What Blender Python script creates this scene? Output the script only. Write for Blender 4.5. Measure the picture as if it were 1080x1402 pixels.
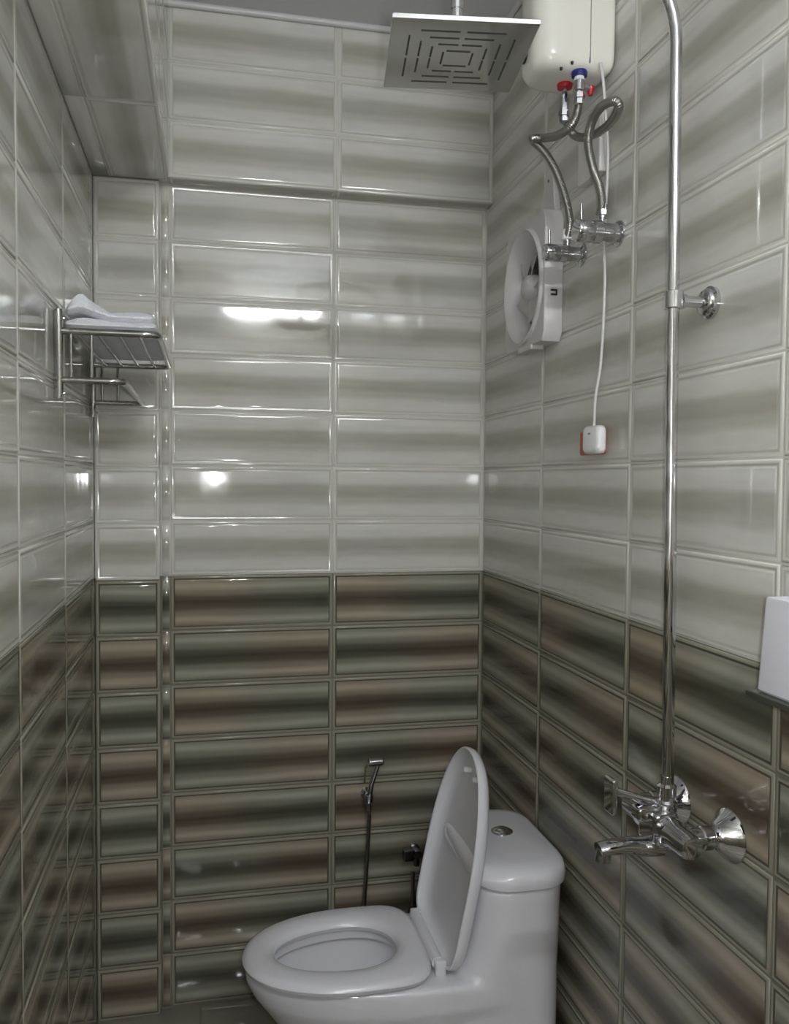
import bpy, bmesh, math, random
from mathutils import Vector, Matrix
random.seed(7)
for o in list(bpy.data.objects): bpy.data.objects.remove(o, do_unlink=True)
S = bpy.context.scene
COL = S.collection
R = math.radians

# ------------------------------------------------------------------ camera
CAM = Vector((-0.7902, -2.3771, 1.4632)); FPX = 1161.7
YAW, PITCH, ROLL = 0.2169, -0.0370, 0.0073
fw = Vector((math.sin(YAW)*math.cos(PITCH), math.cos(YAW)*math.cos(PITCH), math.sin(PITCH)))
r0 = Vector((math.cos(YAW), -math.sin(YAW), 0)); u0 = r0.cross(fw)
rt = math.cos(ROLL)*r0 + math.sin(ROLL)*u0; up = -math.sin(ROLL)*r0 + math.cos(ROLL)*u0
cd = bpy.data.cameras.new('camera'); cam = bpy.data.objects.new('camera', cd); COL.objects.link(cam)
m = Matrix((rt, up, -fw)).transposed().to_4x4(); m.translation = CAM; cam.matrix_world = m
cd.sensor_fit = 'HORIZONTAL'; cd.sensor_width = 36; cd.lens = FPX/1080*36; cd.clip_start = 0.02
S.camera = cam

def at(px, py, axis, val):            # where the ray through a pixel meets an axis plane
    d = fw + rt*((px-540)/FPX) - up*((py-701)/FPX)
    return CAM + d*((val-CAM[axis])/d[axis])
def wx(px, py, x): return at(px, py, 0, x)

# ------------------------------------------------------------------ light
W = bpy.data.worlds.new('world'); S.world = W; W.use_nodes = True
W.node_tree.nodes['Background'].inputs[0].default_value = (0.5, 0.5, 0.5, 1)
W.node_tree.nodes['Background'].inputs[1].default_value = 0.05
S.view_settings.view_transform = 'Standard'; S.view_settings.look = 'None'
S.view_settings.gamma = 1; S.view_settings.use_curve_mapping = False
S.view_settings.exposure = 0.32
TUBE = 230.0
# the phone's own lamp, a hand's breadth beside the lens
ld = bpy.data.lights.new('phone_lamp', 'POINT'); ld.energy = 18.0; ld.shadow_soft_size = 0.010
ld.color = (0.97, 0.98, 1.0)
lo = bpy.data.objects.new('phone_lamp', ld); COL.objects.link(lo); lo.location = CAM + rt*0.034 + up*0.012 - fw*0.0

# ------------------------------------------------------------------ materials
def mat(name, col, rough=0.4, metal=0.0, coat=0.0, ior=1.5, emit=None, bump=None, trans=0, sss=0):
    M = bpy.data.materials.new(name); M.use_nodes = True
    nt = M.node_tree; b = nt.nodes['Principled BSDF']
    b.inputs['Base Color'].default_value = (*col, 1); b.inputs['Roughness'].default_value = rough
    b.inputs['Metallic'].default_value = metal; b.inputs['Coat Weight'].default_value = coat
    b.inputs['IOR'].default_value = ior
    b.inputs['Transmission Weight'].default_value = trans
    b.inputs['Subsurface Weight'].default_value = sss
    if emit:
        b.inputs['Emission Color'].default_value = (*emit[0], 1); b.inputs['Emission Strength'].default_value = emit[1]
    if bump:
        tc = nt.nodes.new('ShaderNodeTexCoord'); n = nt.nodes.new('ShaderNodeTexNoise')
        n.inputs['Scale'].default_value = bump[0]; n.inputs['Detail'].default_value = 3
        bp = nt.nodes.new('ShaderNodeBump'); bp.inputs['Strength'].default_value = bump[1]; bp.inputs['Distance'].default_value = bump[2]
        nt.links.new(tc.outputs['Object'], n.inputs['Vector']); nt.links.new(n.outputs['Fac'], bp.inputs['Height'])
        nt.links.new(bp.outputs['Normal'], b.inputs['Normal'])
        # faint tonal unevenness
        mx = nt.nodes.new('ShaderNodeMix'); mx.data_type = 'RGBA'
        mx.inputs['A'].default_value = (*[c*0.93 for c in col], 1); mx.inputs['B'].default_value = (*[min(1, c*1.05) for c in col], 1)
        nt.links.new(n.outputs['Fac'], mx.inputs['Factor']); nt.links.new(mx.outputs['Result'], b.inputs['Base Color'])
    return M

def tile_mat(name, la, da, lb, db, rough, flip, soft):
    """Glaze of a banded tile: light-dark-light across its height, drifting from one hue to another along it."""
    M = bpy.data.materials.new(name); M.use_nodes = True; nt = M.node_tree; N = nt.nodes; L = nt.links
    b = N['Principled BSDF']
    uv = N.new('ShaderNodeUVMap'); uv.uv_map = 'UVMap'
    sep = N.new('ShaderNodeSeparateXYZ'); L.new(uv.outputs['UV'], sep.inputs[0])
    oi = N.new('ShaderNodeObjectInfo')
    mp = N.new('ShaderNodeMapping'); mp.inputs['Scale'].default_value = (1.6, 3.0, 1)
    cmb = N.new('ShaderNodeCombineXYZ'); mul = N.new('ShaderNodeMath'); mul.operation = 'MULTIPLY'; mul.inputs[1].default_value = 50
    L.new(oi.outputs['Random'], mul.inputs[0]); L.new(mul.outputs[0], cmb.inputs[2]); L.new(cmb.outputs[0], mp.inputs['Location'])
    L.new(uv.outputs['UV'], mp.inputs['Vector'])
    nz = N.new('ShaderNodeTexNoise'); nz.inputs['Scale'].default_value = 1.0; nz.inputs['Detail'].default_value = 2
    L.new(mp.outputs[0], nz.inputs['Vector'])
    ma = N.new('ShaderNodeMath'); ma.operation = 'MULTIPLY_ADD'; ma.inputs[1].default_value = 0.10; 
    L.new(nz.outputs['Fac'], ma.inputs[0]); L.new(sep.outputs['Y'], ma.inputs[2])
    sb = N.new('ShaderNodeMath'); sb.operation = 'SUBTRACT'; sb.inputs[1].default_value = 0.05; L.new(ma.outputs[0], sb.inputs[0])
    def ramp(light, dark):
        r = N.new('ShaderNodeValToRGB'); r.color_ramp.interpolation = 'EASE'
        e = r.color_ramp.elements
        mid = lambda k: tuple(dark[i]+(light[i]-dark[i])*k for i in range(3)) + (1,)
        stops = [(0, .45), (.10, .85), (.22, .8) if soft else (.20, 1.0), (.36, .28), (.48, 0), (.60, .10), (.74, .85), (.86, 1.0), (1, .6)]
        e[0].position = 0; e[0].color = mid(stops[0][1]); e[1].position = 1; e[1].color = mid(stops[-1][1])
        if not soft: stops = [(0, .2), (.09, .55), (.18, 1.0), (.29, .5), (.41, .08), (.5, 0), (.58, .10), (.69, .5), (.80, 1.0), (.90, .65), (1, .25)]; e[0].color = mid(.2); e[1].color = mid(.25)
        for p, k in stops[1:-1]:
            q = e.new(p); q.color = mid(k)
        L.new(sb.outputs[0], r.inputs[0]); return r
    A, B = ramp(la, da), ramp(lb, db)
    mr = N.new('ShaderNodeMapRange'); mr.interpolation_type = 'SMOOTHSTEP'
    mr.inputs['From Min'].default_value = 0.15; mr.inputs['From Max'].default_value = 0.8
    if flip: mr.inputs['To Min'].default_value = 1; mr.inputs['To Max'].default_value = 0
    L.new(sep.outputs['X'], mr.inputs['Value'])
    mx = N.new('ShaderNodeMix'); mx.data_type = 'RGBA'
    L.new(mr.outputs[0], mx.inputs['Factor']); L.new(A.outputs[0], mx.inputs['A']); L.new(B.outputs[0], mx.inputs['B'])
    # fine speckle in the glaze
    n2 = N.new('ShaderNodeTexNoise'); n2.inputs['Scale'].default_value = 3.2
    L.new(mp.outputs[0], n2.inputs['Vector'])
    mv = N.new('ShaderNodeMapRange'); mv.inputs['To Min'].default_value = 0.9; mv.inputs['To Max'].default_value = 1.1; L.new(n2.outputs['Fac'], mv.inputs['Value'])
    hs = N.new('ShaderNodeHueSaturation'); L.new(mx.outputs['Result'], hs.inputs['Color']); L.new(mv.outputs[0], hs.inputs['Value'])
    L.new(hs.outputs[0], b.inputs['Base Color'])
    # very shallow waviness of the glaze
    tc = N.new('ShaderNodeTexCoord'); n3 = N.new('ShaderNodeTexNoise'); n3.inputs['Scale'].default_value = 14; n3.inputs['Detail'].default_value = 1
    L.new(tc.outputs['Object'], n3.inputs['Vector'])
    bp = N.new('ShaderNodeBump'); bp.inputs['Strength'].default_value = 0.25; bp.inputs['Distance'].default_value = 0.0012
    L.new(n3.outputs['Fac'], bp.inputs['Height']); L.new(bp.outputs[0], b.inputs['Normal'])
    b.inputs['Roughness'].default_value = rough; b.inputs['IOR'].default_value = 1.55
    return M

LA, DA = (.65, .64, .60), (.385, .372, .31)
LB, DB = (.65, .65, .625), (.39, .39, .345)
light_A = tile_mat('pale_glaze_warm_left', LA, DA, LB, DB, .06, False, True)
light_B = tile_mat('pale_glaze_warm_right', LA, DA, LB, DB, .06, True, True)
BL, BD = (.375, .325, .25), (.078, .058, .041)
GL, GD = (.325, .330, .265), (.057, .060, .042)
dark_A = tile_mat('dark_glaze_brown_left', BL, BD, GL, GD, .07, False, False)
dark_B = tile_mat('dark_glaze_brown_right', BL, BD, GL, GD, .07, True, False)
lip_l = mat('pale_tile_lip', (.62, .62, .575), .08); grv_l = mat('pale_tile_groove', (.50, .495, .445), .12)
lip_d = mat('dark_tile_lip', (.27, .26, .20), .10); grv_d = mat('dark_tile_groove', (.085, .078, .055), .18)
GROUT = mat('grout', (.25, .24, .195), .8)
def two_tone(M, z, lo_, hi_):      # olive grout between the dark courses, pale grout above them
    nt = M.node_tree; N = nt.nodes; L = nt.links
    tc = N.new('ShaderNodeTexCoord'); sp_ = N.new('ShaderNodeSeparateXYZ'); L.new(tc.outputs['Object'], sp_.inputs[0])
    gt = N.new('ShaderNodeMath'); gt.operation = 'GREATER_THAN'; gt.inputs[1].default_value = z; L.new(sp_.outputs['Z'], gt.inputs[0])
    mx = N.new('ShaderNodeMix'); mx.data_type = 'RGBA'; mx.inputs['A'].default_value = (*lo_, 1); mx.inputs['B'].default_value = (*hi_, 1)
    L.new(gt.outputs[0], mx.inputs['Factor']); L.new(mx.outputs['Result'], N['Principled BSDF'].inputs['Base Color'])
two_tone(GROUT, 1.2, (.17, .16, .12), (.58, .575, .53))
CHROME = mat('chrome', (.62, .62, .65), .05, 1.0)
STEEL = mat('polished_steel', (.50, .50, .50), .10, 1.0)
HEADM = mat('shower_plate_steel', (.50, .50, .49), .09, 1.0)
BLACKCH = mat('dark_chrome', (.22, .23, .25), .18, 1.0)
CERAMIC = mat('white_ceramic', (.66, .66, .70), .06, coat=.5)
SEATP = mat('white_seat_plastic', (.66, .66, .70), .22)
WPLA = mat('white_plastic', (.66, .65, .64), .3)
FANP = mat('fan_plastic', (.56, .55, .55), .32)
FANB = mat('fan_blade_plastic', (.48, .47, .46), .35)
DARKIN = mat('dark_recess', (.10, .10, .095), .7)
CREAM = mat('cream_enamel', (.78, .77, .70), .22, bump=(5, .05, .001))
BLACK = mat('black_plastic', (.015, .015, .017), .35)
BLUE = mat('blue_plastic', (.01, .015, .16), .35)
RED = mat('red_plastic', (.42, .01, .015), .35)
ORANGE = mat('orange_plastic', (.50, .10, .02), .4)
TAPE = mat('white_thread_tape', (.85, .85, .85), .6)
FROST = mat('frosted_plastic', (.60, .60, .66), .35, sss=.0)
GLASSD = mat('dark_glass_edge', (.05, .055, .045), .1)
CEILM = mat('ceiling_panel_paint', (.66, .66, .68), .5, bump=(3, .05, .002))
BEADM = mat('white_cornice', (.62, .62, .62), .3)
DOORM = mat('door_laminate', (.20, .17, .13), .35, bump=(12, .1, .001))
FLOORM = mat('floor_tile_glaze', (.26, .245, .20), .06, bump=(7, .05, .001))
SLOTM = mat('spray_slot', (.04, .04, .04), .5)
GREYM = mat('grey_print', (.2, .2, .22), .6)

def hose_mat():
    M = bpy.data.materials.new('braided_steel'); M.use_nodes = True; nt = M.node_tree; N = nt.nodes; L = nt.links
    b = N['Principled BSDF']; b.inputs['Metallic'].default_value = 1; b.inputs['Roughness'].default_value = .28
    uv = N.new('ShaderNodeUVMap'); uv.uv_map = 'UVMap'
    w = N.new('ShaderNodeTexWave'); w.bands_direction = 'X'; w.inputs['Scale'].default_value = 130; w.inputs['Distortion'].default_value = 0
    L.new(uv.outputs[0], w.inputs['Vector'])
    r = N.new('ShaderNodeValToRGB'); r.color_ramp.elements[0].color = (.30, .30, .28, 1); r.color_ramp.elements[1].color = (.52, .51, .49, 1)
    L.new(w.outputs['Fac'], r.inputs[0]); L.new(r.outputs[0], b.inputs['Base Color'])
    bp = N.new('ShaderNodeBump'); bp.inputs['Distance'].default_value = .0008; bp.inputs['Strength'].default_value = .7
    L.new(w.outputs['Fac'], bp.inputs['Height']); L.new(bp.outputs[0], b.inputs['Normal'])
    return M
BRAID = hose_mat()
def cloth_mat():
    M = mat('terry_cloth', (.82, .83, .88), .95)
    nt = M.node_tree; N = nt.nodes; L = nt.links; b = N['Principled BSDF']; b.inputs['Sheen Weight'].default_value = .3
    tc = N.new('ShaderNodeTexCoord'); n = N.new('ShaderNodeTexVoronoi'); n.inputs['Scale'].default_value = 420
    bp = N.new('ShaderNodeBump'); bp.inputs['Distance'].default_value = .0015; bp.inputs['Strength'].default_value = .8
    L.new(tc.outputs['Object'], n.inputs['Vector']); L.new(n.outputs['Distance'], bp.inputs['Height']); L.new(bp.outputs[0], b.inputs['Normal'])
    return M
CLOTH = cloth_mat()

# ------------------------------------------------------------------ helpers
def link(name, me, parent=None, mats=None, smooth=True, auto=None):
    o = bpy.data.objects.new(name, me); COL.objects.link(o)
    if mats and not me.materials:
        for mm in (mats if isinstance(mats, (list, tuple)) else [mats]): me.materials.append(mm)
    if parent: o.parent = parent
    return o
class G:
    """Collects geometry for one mesh."""
    def __init__(s): s.v = []; s.f = []; s.sm = []; s.mi = []; s.uv = {}
    def add(s, vs, fs, smooth=True, mi=0):
        k = len(s.v); s.v += [tuple(x) for x in vs]
        for f in fs: s.f.append([i+k for i in f]); s.sm.append(smooth); s.mi.append(mi)
        return k
    def loft(s, rings, cap0=True, cap1=True, closed=True, smooth=True, mi=0):
        n = len(rings[0]); vs = [p for r in rings for p in r]; fs = []
        for a in range(len(rings)-1):
            for i in range(n if closed else n-1):
                j = (i+1) % n; fs.append([a*n+i, a*n+j, (a+1)*n+j, (a+1)*n+i])
        if cap0: fs.append(list(range(n))[::-1])
        if cap1: fs.append([(len(rings)-1)*n+i for i in range(n)])
        s.add(vs, fs, smooth, mi)
    def box(s, x0, x1, y0, y1, z0, z1, mi=0):
        vs = [(x, y, z) for x in (x0, x1) for y in (y0, y1) for z in (z0, z1)]
        s.add(vs, [(0,1,3,2),(4,6,7,5),(0,4,5,1),(2,3,7,6),(0,2,6,4),(1,5,7,3)], False, mi)
    def rbox(s, x0, x1, y0, y1, z0, z1, r=.01, e=.005, n=6, ne=4, mi=0, rtop=None):
        """box with plan corners of radius r and soft top and bottom edges of radius e"""
        rt_ = e if rtop is None else rtop
        rings = []
        prof = [(e*(1-math.cos(t)), z0+e*(1-math.sin(t))) for t in []]
        for k in range(ne+1):
            t = math.pi/2*k/ne; rings.append((e*(1-math.sin(t)), z0+e*(1-math.cos(t))))
        for k in range(ne+1):
            t = math.pi/2*k/ne; rings.append((rt_*(1-math.cos(t)), z1-rt_*(1-math.sin(t))))
        out = []
        for ins, z in rings:
            rr = max(r-ins, .0005); ring = []
            for (cx, cy, a0) in ((x1-ins-rr, y1-ins-rr, 0), (x0+ins+rr, y1-ins-rr, 90), (x0+ins+rr, y0+ins+rr, 180), (x1-ins-rr, y0+ins+rr, 270)):
                for k in range(n+1):
                    a = R(a0+90*k/n); ring.append((cx+rr*math.cos(a), cy+rr*math.sin(a), z))
            out.append(ring)
        s.loft(out, mi=mi)
    def tube(s, pts, rad, n=16, cap=True, mi=0, flat=None):
        pts = [Vector(p) for p in pts]; rads = rad if isinstance(rad, (list, tuple)) else [rad]*len(pts)
        t = (pts[1]-pts[0]).normalized(); a = t.orthogonal().normalized(); rings = []; L = 0; ls = []
        for i, p in enumerate(pts):
            if i == 0: t2 = pts[1]-p
            elif i == len(pts)-1: t2 = p-pts[i-1]
            else: t2 = (p-pts[i-1]).normalized()+(pts[i+1]-p).normalized()
            if t2.length < 1e-9: t2 = t
            t2.normalize(); a = t.rotation_difference(t2) @ a; a = (a-t2*a.dot(t2)).normalized(); t = t2; b = t.cross(a)
            if i: L += (p-pts[i-1]).length
            ls.append(L)
            ring = [p+(a*math.cos(2*math.pi*k/n)+b*math.sin(2*math.pi*k/n))*rads[i] for k in range(n)]
            if flat:
                ring = [p+Vector(((q-p).x*flat[0], (q-p).y*flat[1], (q-p).z*flat[2])) for q in ring]
            rings.append(ring)
        k0 = len(s.f); s.loft(rings, cap, cap, mi=mi)
        q = 0
        for i in range(len(pts)-1):
            for k in range(n):
                s.uv[k0+q] = [(ls[i], k/n*.05), (ls[i], (k+1)/n*.05), (ls[i+1], (k+1)/n*.05), (ls[i+1], k/n*.05)]; q += 1
    def lathe(s, origin, axis, prof, n=32, mi=0, cap=True):
        """prof: (distance along axis, radius)"""
        ax = Vector(axis).normalized(); a = ax.orthogonal().normalized(); b = ax.cross(a); o = Vector(origin)
        s.loft([[o+ax*d+(a*math.cos(2*math.pi*k/n)+b*math.sin(2*math.pi*k/n))*max(r, 1e-4) for k in range(n)] for d, r in prof], cap, cap, mi=mi)
    def mesh(s, name, base=None):
        me = bpy.data.meshes.new(name)
        vs = s.v if base is None else [tuple(Vector(p)-Vector(base)) for p in s.v]
        me.from_pydata(vs, [], s.f)
        me.polygons.foreach_set('use_smooth', s.sm); me.polygons.foreach_set('material_index', s.mi)
        if s.uv:
            uvl = me.uv_layers.new(name='UVMap')
            for fi, c in s.uv.items():
                p = me.polygons[fi]
                for li, uvc in zip(p.loop_indices, c): uvl.data[li].uv = uvc
        bm = bmesh.new(); bm.from_mesh(me); bmesh.ops.recalc_face_normals(bm, faces=bm.faces)
        for e in bm.edges:
            if len(e.link_faces) == 2 and e.calc_face_angle(0) > R(38): e.smooth = False
        bm.to_mesh(me); bm.free(); me.update()
        return me
    def build(s, name, mats, parent=None):
        o = bpy.data.objects.new(name, None if False else s.mesh(name, base_of(parent))); COL.objects.link(o)
        for mm in (mats if isinstance(mats, (list, tuple)) else [mats]): o.data.materials.append(mm)
        if parent: o.parent = parent
        return o
BASES = {}
def base_of(p):
    if p is None: return None
    b = Vector((0, 0, 0))
    while p is not None: b = b+Vector(p.location); p = p.parent
    return b
def thing(name, label, cat, loc, group=None):
    o = bpy.data.objects.new(name, None); COL.objects.link(o); o.location = loc; o.empty_display_size = .05
    o['label'] = label; o['category'] = cat
    if group: o['group'] = group
    return o
def tag(o, label, cat, group=None):
    o['label'] = label; o['category'] = cat
    if group: o['group'] = group
    return o
def struct(o): o['kind'] = 'structure'; return o
def spline(pts, k=8):
    pts = [Vector(p) for p in pts]; P = [pts[0]*2-pts[1]]+pts+[pts[-1]*2-pts[-2]]; out = []
    for i in range(1, len(P)-2):
        for j in range(k):
            t = j/k; a, b, c, d = P[i-1:i+3]
            out.append(.5*((2*b)+(c-a)*t+(2*a-5*b+4*c-d)*t*t+(3*b-a-3*c+d)*t**3))
    return out+[pts[-1]]
def arc_path(pts, rad, k=6):
    """polyline with rounded corners"""
    pts = [Vector(p) for p in pts]; out = [pts[0]]
    for i in range(1, len(pts)-1):
        p = pts[i]; a = (pts[i-1]-p).normalized(); b = (pts[i+1]-p).normalized()
        ang = a.angle(b); d = min(rad/math.tan(ang/2), (pts[i-1]-p).length*.49, (pts[i+1]-p).length*.49)
        s_, e_ = p+a*d, p+b*d
        for j in range(k+1):
            t = j/k; out.append(s_*(1-t)**2+p*2*t*(1-t)+e_*t*t)
    return out+[pts[-1]]

# ------------------------------------------------------------------ room shell
XL, YF, ZC = -1.08, -3.05, 2.70          # left wall, wall behind the camera, ceiling
TW, TH = 0.442, 0.15
XP = -0.914                              # right edge of the slim pier
XS = -0.889                              # right edge of the boxed duct
DB_ = .0022
def slab(name, x0, x1, y0, y1, z0, z1, m=GROUT):
    g = G(); g.box(x0, x1, y0, y1, z0, z1); return struct(g.build(name, m))
wall_back = slab('wall_back', XL-.05, .05, DB_, .06, -.05, ZC)
wall_left = slab('wall_left', XL-.06, XL-DB_, YF, DB_, -.05, ZC)
wall_right = slab('wall_right', DB_, .06, YF, DB_, -.05, ZC)
wall_front = slab('wall_front', XL-.06, .06, YF-.08, YF-DB_, -.05, ZC)
ceiling = slab('ceiling', XL-.06, .06, YF-.08, .06, ZC, ZC+.05, CEILM)
floor = slab('floor', XL-.06, .06, YF-.08, .06, -.06, -.003)
pier = slab('trim_1', XL, XP-DB_, -.03+DB_, DB_, -.003, 2.2475)
duct = slab('trim_2', XL, XS-DB_, YF, DB_, 2.25+DB_, ZC)
beam = slab('trim_3', XS-DB_, 0, -.055+DB_, DB_, 2.25+DB_, ZC)
g = G(); g.tube([(XS, -.061, ZC-.006), (0, -.061, ZC-.006)], .009, 10); struct(g.build('trim_4', BEADM))
g = G(); g.tube([(-.006, YF, ZC-.006), (-.006, -.06, ZC-.006)], .008, 10); struct(g.build('trim_5', BEADM))

CACHE = {}
def tile_mesh(w, h, u, v, kind):
    key = (round(w, 4), round(h, 4), round(u, 3), round(v, 3), kind)
    if key in CACHE: return CACHE[key]
    small = min(w, h) < .045
    rr = [(.0006, -.0030), (.0012, -.0013), (.0030, -.0003), (.0048, 0), (.0070, -.0003), (.0086, -.0009), (.0108, -.0009), (.0130, -.0001), (.0155, -.0001)]
    if small: k_ = min(w, h)/.05*1.3; rr = [(a*k_, b) for a, b in rr[:3]]
    vs = []; fs = []; mi = []
    for ins, d in rr:
        vs += [(ins, ins, d), (w-ins, ins, d), (w-ins, h-ins, d), (ins, h-ins, d)]
    for a in range(len(rr)-1):
        for i in range(4):
            j = (i+1) % 4; fs.append((a*4+i, a*4+j, a*4+4+j, a*4+4+i))
            mi.append(1 if a < 4 else (2 if a < 6 else 0))
    k = (len(rr)-1)*4; fs.append((k, k+1, k+2, k+3)); mi.append(0)
    me = bpy.data.meshes.new('tile'); me.from_pydata(vs, [], fs)
    me.polygons.foreach_set('use_smooth', [True]*len(fs)); me.polygons.foreach_set('material_index', mi)
    uvl = me.uv_layers.new(name='UVMap')
    for p in me.polygons:
        for li, vi in zip(p.loop_indices, p.vertices):
            uvl.data[li].uv = (u+vs[vi][0]/TW, v+vs[vi][1]/TH)
    ms = {'LA': (light_A, lip_l, grv_l), 'LB': (light_B, lip_l, grv_l), 'DA': (dark_A, lip_d, grv_d), 'DB': (dark_B, lip_d, grv_d)}[kind]
    for x in ms: me.materials.append(x)
    CACHE[key] = me; return me
def lay(parent, origin, along, upv, cols, rows, kindf, g_=.0010, jitter=.0004):
    """cols: (start, end, u at start); rows: (start, end, v at start, row index)"""
    A, U = Vector(along), Vector(upv); Nn = A.cross(U)
    for ci, (a0, a1, us) in enumerate(cols):
        for (b0, b1, vs_, ri) in rows:
            me = tile_mesh(a1-a0-2*g_, b1-b0-2*g_, us, vs_, kindf(ri, ci))
            o = bpy.data.objects.new('tile', me); COL.objects.link(o); o.parent = parent
            tilt = random.uniform(-jitter, jitter)*2.2
            mm = Matrix((A, U, Nn)).transposed().to_4x4() @ Matrix.Rotation(tilt*.5, 4, 'X') @ Matrix.Rotation(random.uniform(-jitter, jitter), 4, 'Y')
            mm.translation = Vector(origin)+A*(a0+g_)+U*(b0+g_)
            o.matrix_world = mm; 
def rows_(n0, n1): return [(TH*i, TH*(i+1), 0, i) for i in range(n0, n1)]
def kind(ri, ci):
    if ri < 8: return 'DA' if ri % 2 == 1 else 'DB'
    return 'LA' if ri % 2 == 1 else 'LB'
# back wall, two columns from the duct's line to the corner
lay(wall_back, (-.889, 0, 0), (1, 0, 0), (0, 0, 1), [(0, TW+.003, 0), (TW+.003, .889, 0)], rows_(0, 15), kind)
lay(wall_back, (XP, 0, 0), (1, 0, 0), (0, 0, 1), [(.001, .025, .93)], rows_(0, 15), kind)
# beam over it: face and underside
lay(beam, (-.889, -.055, 0), (1, 0, 0), (0, 0, 1), [(0, TW+.003, 0), (TW+.003, .889, 0)], rows_(15, 18), kind)
lay(beam, (-.889, 0, 2.25), (1, 0, 0), (0, -1, 0), [(0, TW+.003, 0), (TW+.003, .889, 0)], [(0, .055, .3, 0)], lambda r, c: 'LA')
# right wall
rc = [(TW*i, min(TW*(i+1), 3.05), 0) for i in range(7)]
lay(wall_right, (0, 0, 0), (0, -1, 0), (0, 0, 1), rc, rows_(0, 18), kind)
# left wall (its joints fall 6 cm out of the corner)
b_ = [-3.05]+[-.062-TW*i for i in range(6, -1, -1)]
lc = [(b_[i], b_[i+1], (TW-(b_[i+1]-b_[i]))/TW) for i in range(len(b_)-1)]+[(-.062, -.030, 0)]
lay(wall_left, (XL, 0, 0), (0, 1, 0), (0, 0, 1), lc, rows_(0, 15), kind)
# pier
lay(pier, (XL, -.03, -.008), (1, 0, 0), (0, 0, 1), [(0, XP-XL, 1-(XP-XL)/TW)], [(max(a, .008), b if r < 14 else 2.256, c, r) for a, b, c, r in rows_(0, 15)], kind)
lay(pier, (XP, -.03, 0), (0, 1, 0), (0, 0, 1), [(0, .03, 0)], rows_(0, 15), kind)
# duct: underside and the side over the room
lay(duct, (XL, 0, 2.25), (0, 1, 0), (1, 0, 0), [(max(-.493-TW*(i+1)+TW, YF), -.493-TW*i+TW if i else -.03, 0) for i in range(0, 7)],
    [(0, .041, .7, 1), (.041, XS-XL, 0, 1)], lambda r, c: 'LA')
lay(duct, (XS, 0, 0), (0, 1, 0), (0, 0, 1), [(max(-.055-TW*(i+1), YF), -.055-TW*i, 0) for i in range(0, 7)], rows_(15, 18), kind)
# wall behind the camera
lay(wall_front, (XL, YF, 0), (1, 0, 0), (0, 0, 1), [(0, .12, 0), (.92, 1.08, 0)], rows_(0, 18), kind) if False else None
lay(wall_front, (0, YF, 0), (-1, 0, 0), (0, 0, 1), [(0, .10, 0), (.90, 1.08, 0)], rows_(0, 15), kind)
lay(wall_front, (0, YF, 0), (-1, 0, 0), (0, 0, 1), [(.10, .50, 0), (.50, .90, 0)], rows_(14, 15), kind)
lay(wall_front, (0, YF, 0), (-1, 0, 0), (0, 0, 1), [(0, TW, 0), (TW, .889, 0)], rows_(15, 18), kind)
# door in it
g = G(); g.box(-.88, -.12, YF-.002, YF+.03, 0, 2.08); door = struct(g.build('door_1', DOORM))
g = G()
for a in (-.78, -.47):
    g.rbox(a, a+.25, YF+.028, YF+.036, .25, 1.0, .003, .003); g.rbox(a, a+.25, YF+.028, YF+.036, 1.12, 1.95, .003, .003)
g.build('door_panel', DOORM, door)
g = G(); g.lathe((-.18, YF+.03, 1.02), (0, 1, 0), [(0, .025), (.008, .025), (.012, .01), (.05, .01)]); g.tube([(-.18, YF+.075, 1.02), (-.30, YF+.075, 1.02)], .009); g.build('door_handle', CHROME, door)
# floor tiles
FN = 0
me = None
for i in range(4):
    for j in range(11):
        g = G(); x0, x1 = XL+i*.27, XL+(i+1)*.27; y1, y0 = -j*.28-(.004 if j == 0 else 0), max(-(j+1)*.28, YF)
        if y1-y0 < .05: continue
        g.rbox(x0+.0015, x1-.0015, y0+.0015, y1-.0015, -.006, 0, .002, .0015, 1, 2)
        g.build('tile', FLOORM, floor)

# ------------------------------------------------------------------ tube light on the wall behind
t = thing('tube_light', 'short fluorescent tube light high on the wall behind the camera', 'lamp', (-.38, YF, 2.51))
g = G(); g.rbox(-.70, -.08, YF, YF+.03, 2.52, 2.56, .006, .006); g.build('housing', WPLA, t)
TL = mat('tube_glow', (1, 1, 1), .5, emit=((.94, .975, 1.0), TUBE))
g = G(); g.tube([(-.675, YF+.055, 2.515), (-.105, YF+.055, 2.515)], .014, 16); g.build('tube', TL, t)
for x in (-.69, -.09):
    g = G(); g.rbox(x-.012, x+.012, YF+.02, YF+.075, 2.49, 2.56, .004, .004); g.build('end_cap', WPLA, t)

# ------------------------------------------------------------------ toilet
TY = -.520
toilet = thing('toilet', 'white one-piece ceramic toilet with its lid raised, in the far right corner', 'toilet', (-.36, TY, 0))
def egg(xf, xb, hw, n=48, z=0, p=2.3, sq=.55, cy=TY):
    """plan outline: rounded nose at xf, squarer back at xb"""
    pts = []; xm = xf+(xb-xf)*.60
    for k in range(n):
        a = 2*math.pi*k/n; c, s = math.cos(a), math.sin(a)
        if c < 0: x = xm-(xm-xf)*abs(c)**(2/2.0); y = hw*abs(s)**(2/2.15)
        else: x = xm+(xb-xm)*abs(c)**(2/(2+3.5*sq)); y = hw*abs(s)**(2/(2+2.6*sq))
        pts.append((x, cy+(y if s >= 0 else -y), z))
    return pts
g = G()
g.loft([egg(-.53, -.03, .115, z=0.0), egg(-.535, -.03, .118, z=.03), egg(-.55, -.03, .115, z=.12), egg(-.595, -.03, .125, z=.20),
        egg(-.655, -.03, .150, z=.28), egg(-.695, -.03, .168, z=.335), egg(-.712, -.03, .168, z=.37), egg(-.712, -.03, .167, z=.383), egg(-.706, -.03, .162, z=.390)])
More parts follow.
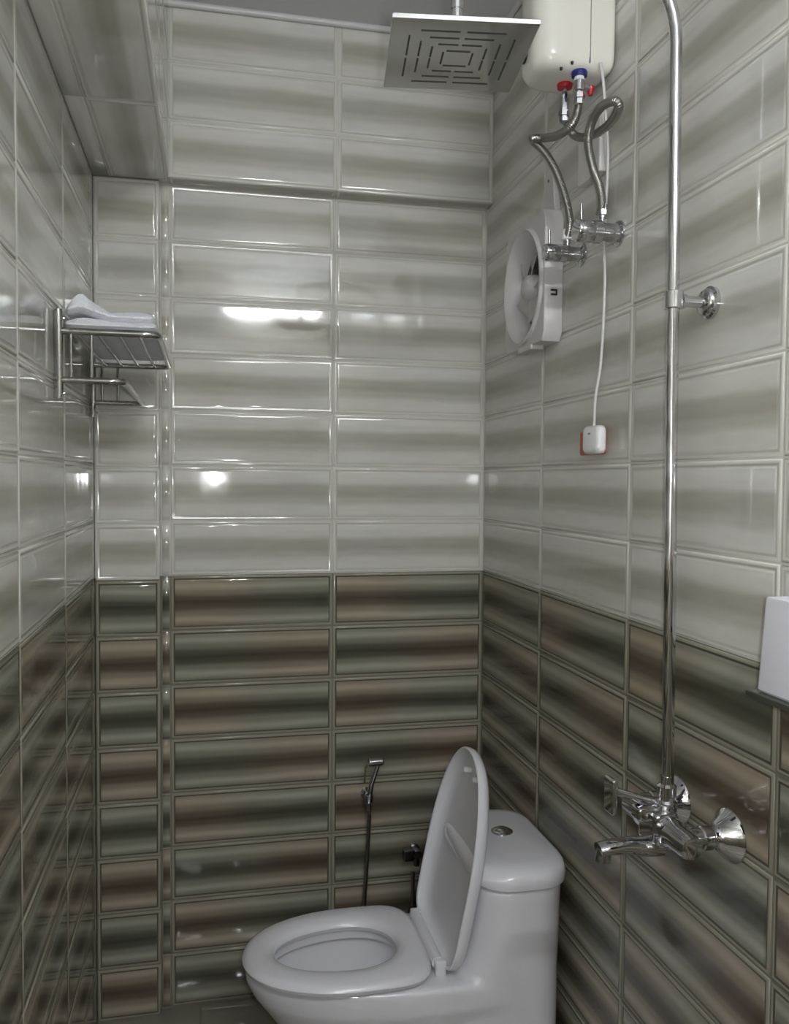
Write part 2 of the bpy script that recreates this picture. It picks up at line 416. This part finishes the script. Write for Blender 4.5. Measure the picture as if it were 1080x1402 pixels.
def rrect(x0, x1, y0, y1, r, z, n=6, bow=0):
    out = []
    for (cx, cy, a0) in ((x1-r, y1-r, 0), (x0+r, y1-r, 90), (x0+r, y0+r, 180), (x1-r, y0+r, 270)):
        for k in range(n+1):
            a = R(a0+90*k/n); x = cx+r*math.cos(a); y = cy+r*math.sin(a)
            out.append((x, y, z))
    return out
g.loft([rrect(-.30, -.02, TY-.155, TY+.155, .07, .02), rrect(-.30, -.02, TY-.16, TY+.16, .07, .30), rrect(-.262, -.02, TY-.165, TY+.165, .075, .385), rrect(-.235, -.02, TY-.170, TY+.170, .075, .45),
        rrect(-.222, -.02, TY-.174, TY+.174, .075, .52), rrect(-.216, -.02, TY-.177, TY+.177, .072, .586)])
me0 = g.mesh('toilet_raw'); o0 = bpy.data.objects.new('tmp', me0); COL.objects.link(o0)
rm = o0.modifiers.new('r', 'REMESH'); rm.mode = 'VOXEL'; rm.voxel_size = .007; rm.use_smooth_shade = True
sm = o0.modifiers.new('s', 'SMOOTH'); sm.factor = .5; sm.iterations = 10
gc = G()
gc.loft([egg(-.658, -.358, .104, z=.44, sq=.1), egg(-.658, -.358, .104, z=.388, sq=.1), egg(-.656, -.360, .104, z=.372, sq=.1), egg(-.668, -.350, .124, z=.366, sq=.1), egg(-.662, -.356, .120, z=.335, sq=.1), egg(-.635, -.37, .100, z=.30, sq=.1), egg(-.58, -.40, .075, z=.235, sq=.1), egg(-.55, -.42, .05, z=.215, sq=.1)])
oc = bpy.data.objects.new('tmpc', gc.mesh('cut')); COL.objects.link(oc)
bo = o0.modifiers.new('b', 'BOOLEAN'); bo.operation = 'DIFFERENCE'; bo.object = oc; bo.solver = 'EXACT'
dg = bpy.context.evaluated_depsgraph_get(); dg.update()
mb = bpy.data.meshes.new_from_object(o0.evaluated_get(dg)); mb.name = 'bowl_body'
bpy.data.objects.remove(o0); bpy.data.objects.remove(oc)
mb.transform(Matrix.Translation(-Vector(toilet.location))); mb.materials.clear(); mb.materials.append(CERAMIC)
bm = bmesh.new(); bm.from_mesh(mb)
for f in bm.faces: f.smooth = True; f.material_index = 0
for e in bm.edges:
    if len(e.link_faces) == 2 and e.calc_face_angle(0) > R(45): e.smooth = False
bm.to_mesh(mb); bm.free()
link('bowl_body', mb, toilet)
# water in the bowl
g = G(); g.loft([egg(-.585, -.402, .076, z=.238, sq=.1), egg(-.585, -.402, .076, z=.240, sq=.1)]); g.build('water', mat('bowl_water', (.62, .64, .68), .02, ior=1.33), toilet)
# tank lid
g = G()
def prof_lid(ins, z): return rrect(-.226+ins, -.012-ins*.3, TY-.186+ins, TY+.186-ins, max(.078-ins*.3, .02), z)
g.loft([prof_lid(.006, .589), prof_lid(.001, .592), prof_lid(0, .600), prof_lid(.001, .611), prof_lid(.005, .620), prof_lid(.012, .627), prof_lid(.025, .632), prof_lid(.05, .635)])
lidt = g.build('tank_lid', CERAMIC, toilet)
g = G(); bx = at(687, 1138, 2, .636)
g.lathe((bx.x, bx.y, .634), (0, 0, 1), [(0, .026), (.003, .026), (.006, .022), (.007, .019), (.0065, .0185), (.009, .016), (.011, .010), (.012, .001)], 32); g.build('flush_button', CHROME, lidt)
# seat ring
g = G(); ZS = .394; XB = -.309
def ring(ins, z): return egg(-.717+ins, XB-ins, .169-ins, z=z, sq=.75, n=64)
def hole(out, z): return egg(-.646-out, -.372+out, .094+out, z=z, sq=.05, n=64)
g.loft([ring(.010, ZS), ring(.003, ZS+.004), ring(0, ZS+.012), ring(.004, ZS+.020), ring(.014, ZS+.025), hole(.030, ZS+.027), hole(.014, ZS+.025), hole(.004, ZS+.019), hole(0, ZS+.010), hole(.003, ZS), ring(.010, ZS)], False, False)
g.build('seat', SEATP, toilet)
# hinge bar
g = G(); g.tube([(-.300, TY-.105, ZS+.017), (-.300, TY+.105, ZS+.017)], .0135, 16)
hb = g.build('hinge', SEATP, toilet)
for s in (-1, 1):
    g = G(); g.rbox(-.309, -.284, TY+s*.112-.009, TY+s*.112+.009, .388, .421, .004, .004); g.build('hinge_mount', SEATP, hb)
# raised lid: local s up the lid, t across, n towards the room
LR = Vector((-.272, TY, .398)); ang = R(78.6)
es = Vector((math.cos(ang), 0, math.sin(ang))); et = Vector((0, 1, 0)); en = Vector((-math.sin(ang), 0, math.cos(ang)))
LL = .452
def lidring(sc, n_, N=64, ds=0):
    out = []; c = .42*LL
    for (x, y, z) in egg(-LL, 0, .168, z=0, sq=1.5, n=N, cy=0):
        s_ = -x; s2 = c+(s_-c)*sc+0; t2 = y*sc**1.2
        out.append(LR+es*s2+et*t2+en*n_)
    return out
g = G()
g.loft([lidring(.15, -.024), lidring(.5, -.023), lidring(.82, -.019), lidring(.93, -.013), lidring(.985, -.003), lidring(1.0, .008), lidring(.998, .016), lidring(.985, .018),
        lidring(.965, .016), lidring(.945, .004), lidring(.90, -.006), lidring(.80, -.011), lidring(.5, -.014), lidring(.15, -.015)])
ld_ = g.build('lid', SEATP, toilet)
for s in (-1, 1):
    g = G(); q = LR+es*(LL*.87)+et*(s*.035)+en*(-.010)
    g.lathe(q, en, [(0, .007), (.014, .007), (.018, .005), (.019, .001)], 16); g.build('bumper', WPLA, ld_)

# ------------------------------------------------------------------ shower column with mixer
SX, SY = -.070, -1.150
ZM = .918
col = thing('shower_column', 'chrome shower column, tall riser pipe and square overhead plate, on the right wall', 'shower', (0, SY, ZM))
HZ = 2.098
hc = [at(a, b, 2, HZ) for a, b in ((543, 28), (737, 26), (695, 124), (529, 127))]
hx = sum(p.x for p in hc)/4; hy = sum(p.y for p in hc)/4
ey = (hc[3]-hc[0]); ez = math.atan2(-ey.x, ey.y)
print('HEAD', hx, hy, [(round((hc[i]-hc[(i+1) % 4]).length, 3)) for i in range(4)], math.degrees(ez))
g = G()
g.tube(arc_path([(SX+.006, SY, ZM+.035), (SX-.006, SY, 2.265), (hx+.0, hy, 2.265), (hx, hy, 2.17)], .115, 10), .0095, 18); g.build('riser_pipe', CHROME, col)
g = G(); g.tube([(hx, hy, 2.19), (hx, hy, HZ+.018)], .0085, 16); g.lathe((hx, hy, HZ+.038), (0, 0, -1), [(0, .012), (.006, .014), (.016, .014), (.024, .010), (.030, .018)], 24); g.build('ball_joint', CHROME, col)
hd = bpy.data.objects.new('shower_plate', None); 
def headpt(a, b, z): 
    c, s = math.cos(ez), math.sin(ez); return Vector((hx+a*c-b*s, hy+a*s+b*c, z))
HW = sum((hc[i]-hc[(i+1) % 4]).length for i in range(4))/8
g = G(); rings = []
for ins, z in ((.0015, HZ), (0, HZ+.0015), (0, HZ+.0075), (.0015, HZ+.009)):
    w = HW-ins; rings.append([headpt(a, b, z) for a, b in ((w, w), (-w, w), (-w, -w), (w, -w))])
g.loft(rings, smooth=False); plate = g.build('shower_plate', HEADM, col)
def slot(x0, x1, y0, y1):
    g = G(); rings = [[headpt(a, b, z) for a, b in ((x1, y1), (x0, y1), (x0, y0), (x1, y0))] for z in (HZ-.0006, HZ+.001)]
    g.loft(rings, smooth=False); g.build('spray_slot', SLOTM, plate)
th = .0013
for k, rr in enumerate((.022, .040, .058, .076)):
    ln = rr*.80
    for sgn in (-1, 1):
        for part in (((-1, 1),) if k == 0 else ((-1, -.08), (.08, 1))):
            a, b = ln*part[0], ln*part[1]
            slot(a, b, sgn*rr-th, sgn*rr+th); slot(sgn*rr-th, sgn*rr+th, a, b)
# wall bracket of the riser
bz = 1.752
g = G(); g.lathe((0, SY+.006, bz), (-1, 0, 0), [(0, .026), (.006, .026), (.009, .022), (.013, .021), (.016, .018), (.018, .009), (.05, .009)], 32); fl = g.build('wall_bracket', CHROME, col)
g = G(); g.lathe((SX, SY, bz-.014), (0, 0, 1), [(0, .0135), (.001, .0148), (.027, .0148), (.028, .0135)], 24); g.tube([(SX+.015, SY+.006, bz), (SX+.022, SY+.006, bz)], .012, 12); g.build('clamp', CHROME, fl)
# mixer
mx_ = bpy.data.objects.new('mixer_body', None)
g = G(); BXm = -.078
g.lathe((BXm, SY-.098, ZM-.006), (0, 1, 0), [(0, .012), (.002, .017), (.010, .020), (.045, .020), (.050, .023), (.060, .024), (.136, .024), (.146, .023), (.151, .020), (.186, .020), (.194, .017), (.196, .012)], 28)
g.rbox(BXm-.024, BXm+.020, SY-.030, SY+.030, ZM-.034, ZM+.020, .010, .006)
body = g.build('mixer_body', CHROME, col)
for yy in (-1.226, -1.076):
    g = G(); g.lathe((0, yy, ZM), (-1, 0, 0), [(0, .040), (.002, .042), (.006, .041), (.024, .022), (.030, .018), (.034, .0175)], 36)
    g.lathe((-.034, yy, ZM), (-1, 0, 0), [(-.008, .0165), (.002, .0165), (.004, .0185), (.018, .0185), (.020, .0165), (.036, .0165)], 28); g.build('wall_flange', CHROME, body)
g = G(); g.lathe((SX+.004, SY, ZM+.012), (0, 0, 1), [(0, .015), (.004, .017), (.018, .017), (.022, .0135), (.027, .0135), (.029, .0155), (.044, .0155), (.048, .011), (.06, .0105)], 28); g.build('riser_nut', CHROME, body)
# spout
g = G(); p0 = Vector((BXm-.006, SY-.010, ZM-.036))
g.tube(arc_path([p0, p0+Vector((-.030, 0, -.006)), (-.188, SY-.012, ZM-.040), (-.196, SY-.012, ZM-.058)], .014, 5), [.017]*2+[.0165]*4+[.016]*2+[.0155]*3+[.015]*3, 20, flat=(1, 1.25, .8)) if False else None
pp = spline([p0, p0+Vector((-.03, 0, .001)), (-.135, SY-.010, ZM-.032), (-.168, SY-.012, ZM-.031), (-.190, SY-.012, ZM-.033)], 5)
g.tube(pp, [.0185-.007*i/len(pp) for i in range(len(pp))], 20, flat=(1, 1.25, .85))
sp = g.build('spout', CHROME, body)
g = G(); g.lathe((-.180, SY-.012, ZM-.034), (-.12, 0, -1), [(0, .011), (.012, .0125), (.018, .0125), (.019, .0095), (.017, .009)], 20); g.build('aerator', STEEL, sp)
# diverter lever
g = G(); a0 = Vector((SX-.005, SY+.012, ZM+.022)); 
g.tube([a0, (-.100, SY+.010, ZM+.030), (-.152, SY+.008, ZM+.050)], [.011, .0085, .0065], 16)
g.rbox(-.122, -.082, SY-.014, SY+.016, ZM+.004, ZM+.026, .006, .005)
lv = g.build('diverter_lever', CHROME, body)
g = G(); g.rbox(-.166, -.156, SY-.010, SY+.022, ZM+.016, ZM+.074, .004, .004); g.build('lever_paddle', CHROME, lv)

# ------------------------------------------------------------------ water heater
ht = thing('water_heater', 'cream wall-mounted water heater at the top of the right wall', 'water heater', (0, -.725, 2.27))
def hring(ins, z):
    x0, x1, y0, y1 = -.166+ins, -.001-ins*.6, -.803+ins, -.668-ins; out = []
    for (sx, sy, a0, r_) in ((1, 1, 0, .012), (0, 1, 90, .055), (0, 0, 180, .042), (1, 0, 270, .012)):
        r_ = max(r_-ins*.5, .006); cx = x1-r_ if sx else x0+r_; cy = y1-r_ if sy else y0+r_
        for k in range(9):
            a = R(a0+90*k/8); out.append((cx+r_*math.cos(a), cy+r_*math.sin(a), z))
    return out
g = G(); g.loft([hring(.032, 2.273), hring(.020, 2.2745), hring(.010, 2.279), hring(.004, 2.287), hring(.001, 2.297), hring(0, 2.31), hring(0, 2.58), hring(.004, 2.60), hring(.014, 2.613), hring(.035, 2.618)])
hbod = g.build('casing', CREAM, ht)
g = G(); q = [(-.0575, -.8037), (-.0560, -.8037)]
g.box(-.0578, -.0562, -.8036, -.80, 2.285, 2.60); g.build('seam', GREYM, hbod)
g = G(); g.lathe((-.167, -.735, 2.318), (-1, 0, 0), [(0, .016), (.006, .015), (.010, .011), (.011, .001)], 24); g.build('thermostat_knob', BLACK, ht)
cold = at(793, 103, 2, 2.268); hot = at(773, 119, 2, 2.268)
for nm, p, mm in (('cold_collar', cold, BLUE), ('hot_collar', hot, RED)):
    g = G(); g.lathe((p.x, p.y, 2.275), (0, 0, -1), [(0, .0150), (.003, .0160), (.010, .0150), (.011, .008)], 28); c_ = g.build(nm, mm, ht)
g = G(); g.lathe((cold.x, cold.y, 2.266), (0, 0, -1), [(0, .0095), (.004, .0095), (.010, .0125)], 20); g.build('thread_tape', TAPE, ht)
g = G(); g.lathe((cold.x, cold.y, 2.257), (0, 0, -1), [(0, .0115), (.020, .0115), (.022, .009), (.026, .009)], 20)
g.tube([(cold.x, cold.y, 2.247), (cold.x+.024, cold.y+.004, 2.247)], .008, 14); sv = g.build('safety_valve', CHROME, ht)
rp = Vector((cold.x+.026, cold.y+.004, 2.247))
g = G(); g.lathe(rp+Vector((0, 0, .004)), (0, 0, -1), [(0, .007), (.002, .009), (.006, .009), (.014, .005), (.018, .004)], 18); g.build('relief_cap', RED, sv)
g = G(); g.lathe((hot.x, hot.y, 2.266), (0, 0, -1), [(0, .006), (.010, .006), (.012, .008), (.030, .009), (.034, .0095), (.046, .0095), (.048, .006)], 6); g.build('outlet_nipple', CHROME, ht)
for px, py in ((768, 98), (783, 90)):
    p = at(px, py, 2, 2.268); g = G(); g.lathe((p.x, p.y, 2.276), (0, 0, -1), [(0, .003), (.005, .0028), (.0055, .001)], 10); g.build('screw', BLACK, ht)

# ------------------------------------------------------------------ stop valves
def stop_valve(px, py, label, xlen, rad, outpx):
    w = wx(px, py, 0); t = thing('stop_valve', label, 'valve', w, 'quarter-turn valves under the heater')
    g = G(); g.lathe(w, (-1, 0, 0), [(0, .024), (.002, .0255), (.005, .025), (.007, .021), (.009, rad*.85), (xlen*.42, rad*.85), (xlen*.45, rad), (xlen*.62, rad), (xlen*.625, rad*.96), (xlen*.64, rad), (xlen-.004, rad), (xlen-.001, rad*.93), (xlen, rad*.8)], 32)
    g.build('valve_body', CHROME, t)
    g = G(); hp = w+Vector((-xlen+.012, 0, rad*.8)); g.tube([hp, hp+Vector((0, 0, .034))], [.0032, .0028], 12); g.build('lever', CHROME, t)
    ox = w+Vector((-xlen*.40, 0, rad*.7))
    g = G(); g.lathe(ox, (0, 0, 1), [(0, .0065), (.010, .0065), (.011, .0085), (.017, .0085), (.018, .0075)], 20); g.build('outlet', CHROME, t)
    return t, ox+Vector((0, 0, .018))
v1, o1 = stop_valve(797, 349, 'lower left chrome stop valve under the heater, in front of the exhaust fan', .088, .0185, None)
v2, o2 = stop_valve(848, 320, 'upper right chrome stop valve under the heater, crossed by the white cable', .093, .0220, None)
# flexible hoses
def hose(name, label, pts, a_end, b_end, r_=.0086):
    t = thing(name, label, 'hose', pts[0], 'braided hoses from heater to valves')
    P = spline(pts, 10)
    g = G(); g.tube(P, r_, 14); g.build('braid', BRAID, t)
    for p, d, mm in ((pts[0], Vector((0, 0, -1)), a_end), (pts[-1], Vector((0, 0, 1)), b_end)):
        g = G(); g.lathe(Vector(p)-d*.002, d, [(0, .009), (.001, .0118), (.011, .0118), (.012, .0098), (.022, .0098), (.023, .0085)], 6 if mm is CHROME else 16)
        g.build('hose_nut', mm, t)
cz = Vector((cold.x, cold.y, 2.231)); hz = Vector((hot.x, hot.y, 2.218))
hose('braided_hose', 'braided steel hose under the blue heater collar, folded to a point on the left', [cz, wx(791, 150, -.070), wx(782, 172, -.084), wx(762, 186, -.094), wx(742, 189, -.105), wx(729, 190, -.125), wx(729, 193, -.118), wx(745, 208, -.095), wx(762, 237, -.070), wx(775, 275, -.048), wx(780, 305, -.038), o1], CHROME, TAPE)
hose('braided_hose', 'braided steel hose under the red heater collar, looping round to the right', [hz, wx(776, 168, -.068), wx(784, 183, -.054), wx(797, 188, -.044), wx(818, 182, -.038), wx(838, 165, -.040), wx(847, 146, -.046), wx(840, 138, -.056), wx(824, 146, -.064), wx(811, 165, -.062), wx(805, 195, -.056), wx(812, 232, -.048), wx(822, 262, -.043), o2], CHROME, CHROME)

# ------------------------------------------------------------------ exhaust fan
FY0, FY1, FZ0, FZ1 = -.556, -.300, 1.785, 2.083
fan = thing('exhaust_fan', 'square white exhaust fan on the right wall, left of the stop valves', 'fan', (0, (FY0+FY1)/2, FZ0))
fcy, fcz = (FY0+FY1)/2, (FZ0+FZ1)/2-.004
g = G(); N = 48
def sq(x, ins=0):
    out = []
    for k in range(N):
        a = 2*math.pi*k/N; c, s = math.cos(a), math.sin(a); hw = (FY1-FY0)/2-ins; hz_ = (FZ1-FZ0)/2-ins
        m_ = min(hw/max(abs(c), 1e-6), hz_/max(abs(s), 1e-6)); out.append((x, (FY0+FY1)/2+c*m_, (FZ0+FZ1)/2+s*m_))
    return out
def ci(x, ry, rz=None): return [(x, fcy+math.cos(2*math.pi*k/N)*ry, fcz+math.sin(2*math.pi*k/N)*(rz or ry)) for k in range(N)]
g.loft([sq(-.001), sq(-.042), sq(-.045, .002), ci(-.046, .122, .139), ci(-.052, .120, .137), ci(-.054, .116, .133), ci(-.050, .110, .127), ci(-.034, .098, .108), ci(-.012, .092, .094), ci(-.005, .090, .092)], True, False)
fb = g.build('housing', FANP, fan)
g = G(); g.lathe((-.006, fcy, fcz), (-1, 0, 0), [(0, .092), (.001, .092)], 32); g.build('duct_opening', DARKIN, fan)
g = G(); g.lathe((-.008, fcy, fcz), (-1, 0, 0), [(0, .032), (.020, .032), (.030, .029), (.037, .020), (.039, .002)], 32); g.build('hub', FANP, fan)
for k in range(5):
    a = R(72*k+20); g = G(); rings = []
    for j in range(7):
        r_ = .028+.058*j/6; wd = R(26+8*j/6); rings.append([(-.024-.010*sgn+dx, fcy+r_*math.cos(a+wd*sgn), fcz+r_*math.sin(a+wd*sgn)) for sgn, dx in ((-1, 0), (1, 0), (1, .002), (-1, .002))])
    g.loft(rings); g.build('blade', FANB, fan)
# cable cover ear standing above the housing
g = G(); ec = (FY0+.060)
def ear(x, ins=0):
    out = []
    for k in range(17):
        a = math.pi*k/16; out.append((x, ec+math.cos(a)*(.028-ins), 2.155+math.sin(a)*(.034-ins)))
    out += [(x, ec-.040+ins, 2.080), (x, ec+.060-ins, 2.080)]
    return out
g.loft([ear(-.0005), ear(-.012), ear(-.014, .002)]); er = g.build('mounting_ear', FANP, fan)
for dy, dz in ((0, 2.163), (.052, 2.092)):
    g = G(); g.lathe((-.0135, ec+dy, dz), (-1, 0, 0), [(0, .004), (.001, .004)], 12); g.build('screw_hole', BLACK, er)
for dz in (1.862, 1.866):
    pass
g = G(); g.box(-.030, -.018, FY0-.003, FY0+.001, 1.886, 1.890); g.box(-.030, -.018, FY0-.003, FY0+.001, 1.896, 1.900); g.box(-.018, -.015, FY0-.003, FY0+.001, 1.886, 1.900); g.build('clip', BLACK, fan)
g = G(); g.rbox(-.048, -.014, fcy-.055, fcy+.03, FZ0-.010, FZ0+.002, .004, .003); g.build('shutter_catch', FANP, fan)

# ------------------------------------------------------------------ blank plate behind the hoses
g = G(); g.rbox(-.018, 0, -.768, -.664, 2.092, 2.212, .004, .003); tag(g.build('blank_plate', WPLA), 'flat white switch box on the right wall behind the looping hose', 'switch')

# ------------------------------------------------------------------ socket, plug, cable
pc = wx(813, 602, -.022)
g = G(); sl = wx(793, 600, -.012); g.rbox(-.012, 0, pc.y-.012, sl.y, wx(800, 623, -.010).z, pc.z+.020, .005, .003); tag(g.build('wall_socket', ORANGE), 'orange socket on the right wall, mostly hidden by a white plug', 'socket')
cable = thing('power_cable', 'white power cable hanging from the heater down to a square plug', 'cable', wx(822, 90, -.03))
P = spline([wx(822, 86, -.035), wx(826, 115, -.030), wx(829, 160, -.016), wx(832, 200, -.010), wx(831, 250, -.009), wx(828, 300, -.008), wx(827, 340, -.008), wx(828, 380, -.009), wx(826, 440, -.010), wx(822, 500, -.012), wx(815, 545, -.020), pc+Vector((0, 0, .028))], 8)
g = G(); g.tube(P, .0031, 10); g.build('cord', WPLA, cable)
g = G(); pr = []
for ins, x in ((.004, -.013), (.001, -.0145), (0, -.017), (0, -.027), (.003, -.031), (.008, -.033)):
    pr.append([(x, q[0], q[1]) for q in [(p[0], p[1]) for p in rrect(pc.y-.038+ins, pc.y+.036-ins, pc.z-.029+ins, pc.z+.028-ins, .013-ins*.5, 0)]])
g.loft(pr); pl = g.build('plug', mat('plug_white', (.85, .85, .86), .3), cable)
g = G(); g.box(-.0335, -.0326, pc.y-.006, pc.y+.005, pc.z+.0105, pc.z+.0135); g.build('mark', GREYM, pl)

# ------------------------------------------------------------------ towel rack
rk = thing('towel_rack', 'chrome towel rack with a barred shelf on the left wall', 'towel rack', (XL, -.38, 1.62))
YN, YR = -.63, -.13
for y in (YN, YR):
    g = G(); g.tube(arc_path([(XL+.009, y, 1.617), (XL+.0095, y, 1.63), (XL+.0095, y, 1.775), (XL+.009, y, 1.788)], .006, 4), .0085, 14); wb = g.build('wall_bar', STEEL, rk)
    for z in (1.772, 1.628):
        g = G(); g.lathe((XL+.018, y+.002, z), (1, 0, 0), [(0, .0035), (.003, .003), (.004, .001)], 10); g.build('screw', STEEL, wb)
g = G(); g.tube(arc_path([(XL+.012, YN, 1.747), (-.884, YN, 1.747), (-.884, YR, 1.747), (XL+.012, YR, 1.747)], .030, 8), .0072, 14); fr = g.build('shelf_frame', STEEL, rk)
g = G(); g.tube(arc_path([(XL+.012, YN, 1.653), (-.950, YN, 1.653), (-.950, YR, 1.653), (XL+.012, YR, 1.653)], .028, 8), .0068, 14); g.build('towel_rail', STEEL, rk)
for x in (-1.040, -1.000, -.960, -.922):
    g = G(); g.tube([(x, YN, 1.747), (x, YR, 1.747)], .0034, 10); g.build('shelf_bar', STEEL, rk)
for y in (YN, YR):
    for x in (-1.048, -1.010):
        g = G(); g.tube([(x, y, 1.747), (x, y, 1.653)], .0034, 10); g.build('strut', STEEL, rk)
# folded towel on the shelf
g = G(); Nn = 40
def tlayer(z0, h, x0, x1, y0, y1, bump, seed):
    rings = []; K = 30
    for k in range(K+1):
        # evenly spaced along, with rounded ends
        q = k/K; y = y0+(y1-y0)*q; d = min(y-y0, y1-y)/.014
        e = math.sqrt(max(1-(1-min(d, 1))**2, 0))*.85+.15
        ring = []
        for i in range(Nn):
            a = 2*math.pi*i/Nn; c, s_ = math.cos(a), math.sin(a)
            x = (x0+x1)/2+(x1-x0)/2*(abs(c)**.4)*(1 if c > 0 else -1)*(.93+.07*e)
            top = h+bump*math.exp(-((x+1.036)/.026)**2)+.0025*math.sin(x*48+y*11+seed)+.0015*math.sin(y*40+seed*2)
            zc = .5+.5*(abs(s_)**.6)*(1 if s_ > 0 else -1)
            lift = bump*.55*math.exp(-((x+1.036)/.030)**2) if seed > 1 else 0
            ring.append((x, y+.003*math.sin(x*30+seed), z0+lift+h*(1-e)*.5+(top-lift)*zc*e))
        rings.append(ring)
    g.loft(rings)
tlayer(1.7555, .020, -1.066, -.890, -.602, -.165, .004, 0)
tlayer(1.7735, .023, -1.064, -.893, -.596, -.170, .034, 2)
tw = g.build('folded_towel', CLOTH)
tag(tw, 'folded white towel lying on the rack shelf on the left wall', 'towel')
g = None

# ------------------------------------------------------------------ hand spray on the back wall
hs = thing('hand_spray', 'slim chrome hand spray in its wall holder left of the toilet lid', 'sprayer', (-.345, 0, .56))
top = at(516, 1044, 1, -.055); mid = at(505, 1092, 1, -.040); low = at(506, 1110, 1, -.040)
g = G(); g.tube([top+Vector((.004, .0, -.004)), at(509, 1072, 1, -.045), mid, low], [.0065, .0072, .0085, .007], 14); g.build('handle', CHROME, hs)
g = G(); g.lathe(at(504, 1044, 1, -.055), (1, 0, 0), [(0, .008), (.002, .0115), (.040, .0115), (.043, .009)], 20); g.build('spray_head', CHROME, hs)
g = G(); g.tube([at(506, 1044, 1, -.055), at(500, 1052, 1, -.058), at(499, 1072, 1, -.056)], .0025, 8); g.build('trigger', CHROME, hs)
g = G(); g.lathe((mid.x, 0, mid.z), (0, -1, 0), [(0, .017), (.004, .017), (.006, .010), (.028, .009)], 20); g.lathe((mid.x, -.040, mid.z-.014), (0, 0, 1), [(0, .0115), (.002, .0135), (.022, .0135), (.024, .0115)], 20); g.build('holder', CHROME, hs)
g = G(); g.tube(spline([low, at(504, 1150, 1, -.035), at(501, 1200, 1, -.034), at(498, 1245, 1, -.036), (-.36, -.045, .17), (-.32, -.06, .09), (-.25, -.05, .10), (-.215, -.035, .22), (-.210, -.030, .33)], 8), .0058, 10); g.build('hose', mat('dark_steel_hose', (.30, .30, .29), .3, 1.0), hs)
# angle valve by the tank
av = thing('angle_valve', 'dark square-handled angle valve low on the back wall behind the toilet lid', 'valve', (-.215, 0, .38))
c0 = at(572, 1168, 1, -.03)
g = G(); g.lathe((c0.x-.004, 0, c0.z), (0, -1, 0), [(0, .016), (.004, .016), (.007, .012), (.045, .012)], 20); g.lathe((c0.x-.004, -.030, c0.z-.036), (0, 0, 1), [(0, .008), (.012, .0095), (.036, .0095)], 14); g.build('valve_body', BLACKCH, av)
g = G(); g.rbox(c0.x-.044, c0.x-.014, -.046, -.016, c0.z-.016, c0.z+.016, .004, .003); g.build('square_handle', BLACKCH, av)

# ------------------------------------------------------------------ corner shelf with frosted bin
XS_ = -.100; e0 = at(1018, 943, 0, XS_)
g = G(); zs = e0.z
rings = []
for ins, z in ((.001, zs-.008), (0, zs-.007), (0, zs-.001), (.001, zs)):
    rings.append(rrect(XS_+ins, -.0005, e0.y-.42+ins, e0.y-ins, .006, z))
g.loft(rings); tag(g.build('glass_shelf', GLASSD), 'narrow dark glass shelf on the right wall below the frosted bin', 'shelf')
bt = at(1045, 817, 0, XS_+.012); bb = at(1033, 950, 0, XS_+.008)
print('BIN', e0, bt, bb)
g = G()
yf = bb.y; H = bt.z-zs
def bring(ins, z, k): return rrect(XS_+.008+ins+.004*k, -.012-ins, yf-.16+ins, yf-ins-(yf-bt.y)*k, .008, z, 4)
g.loft([bring(.003, zs+.0005, 0), bring(0, zs+.004, .05), bring(0, bt.z-.002, 1), bring(.001, bt.z, 1), bring(.004, bt.z-.001, 1), bring(.004, zs+.006, .1)]); tag(g.build('frosted_bin', FROST), 'frosted white plastic bin standing on the glass shelf at the right edge', 'bin')
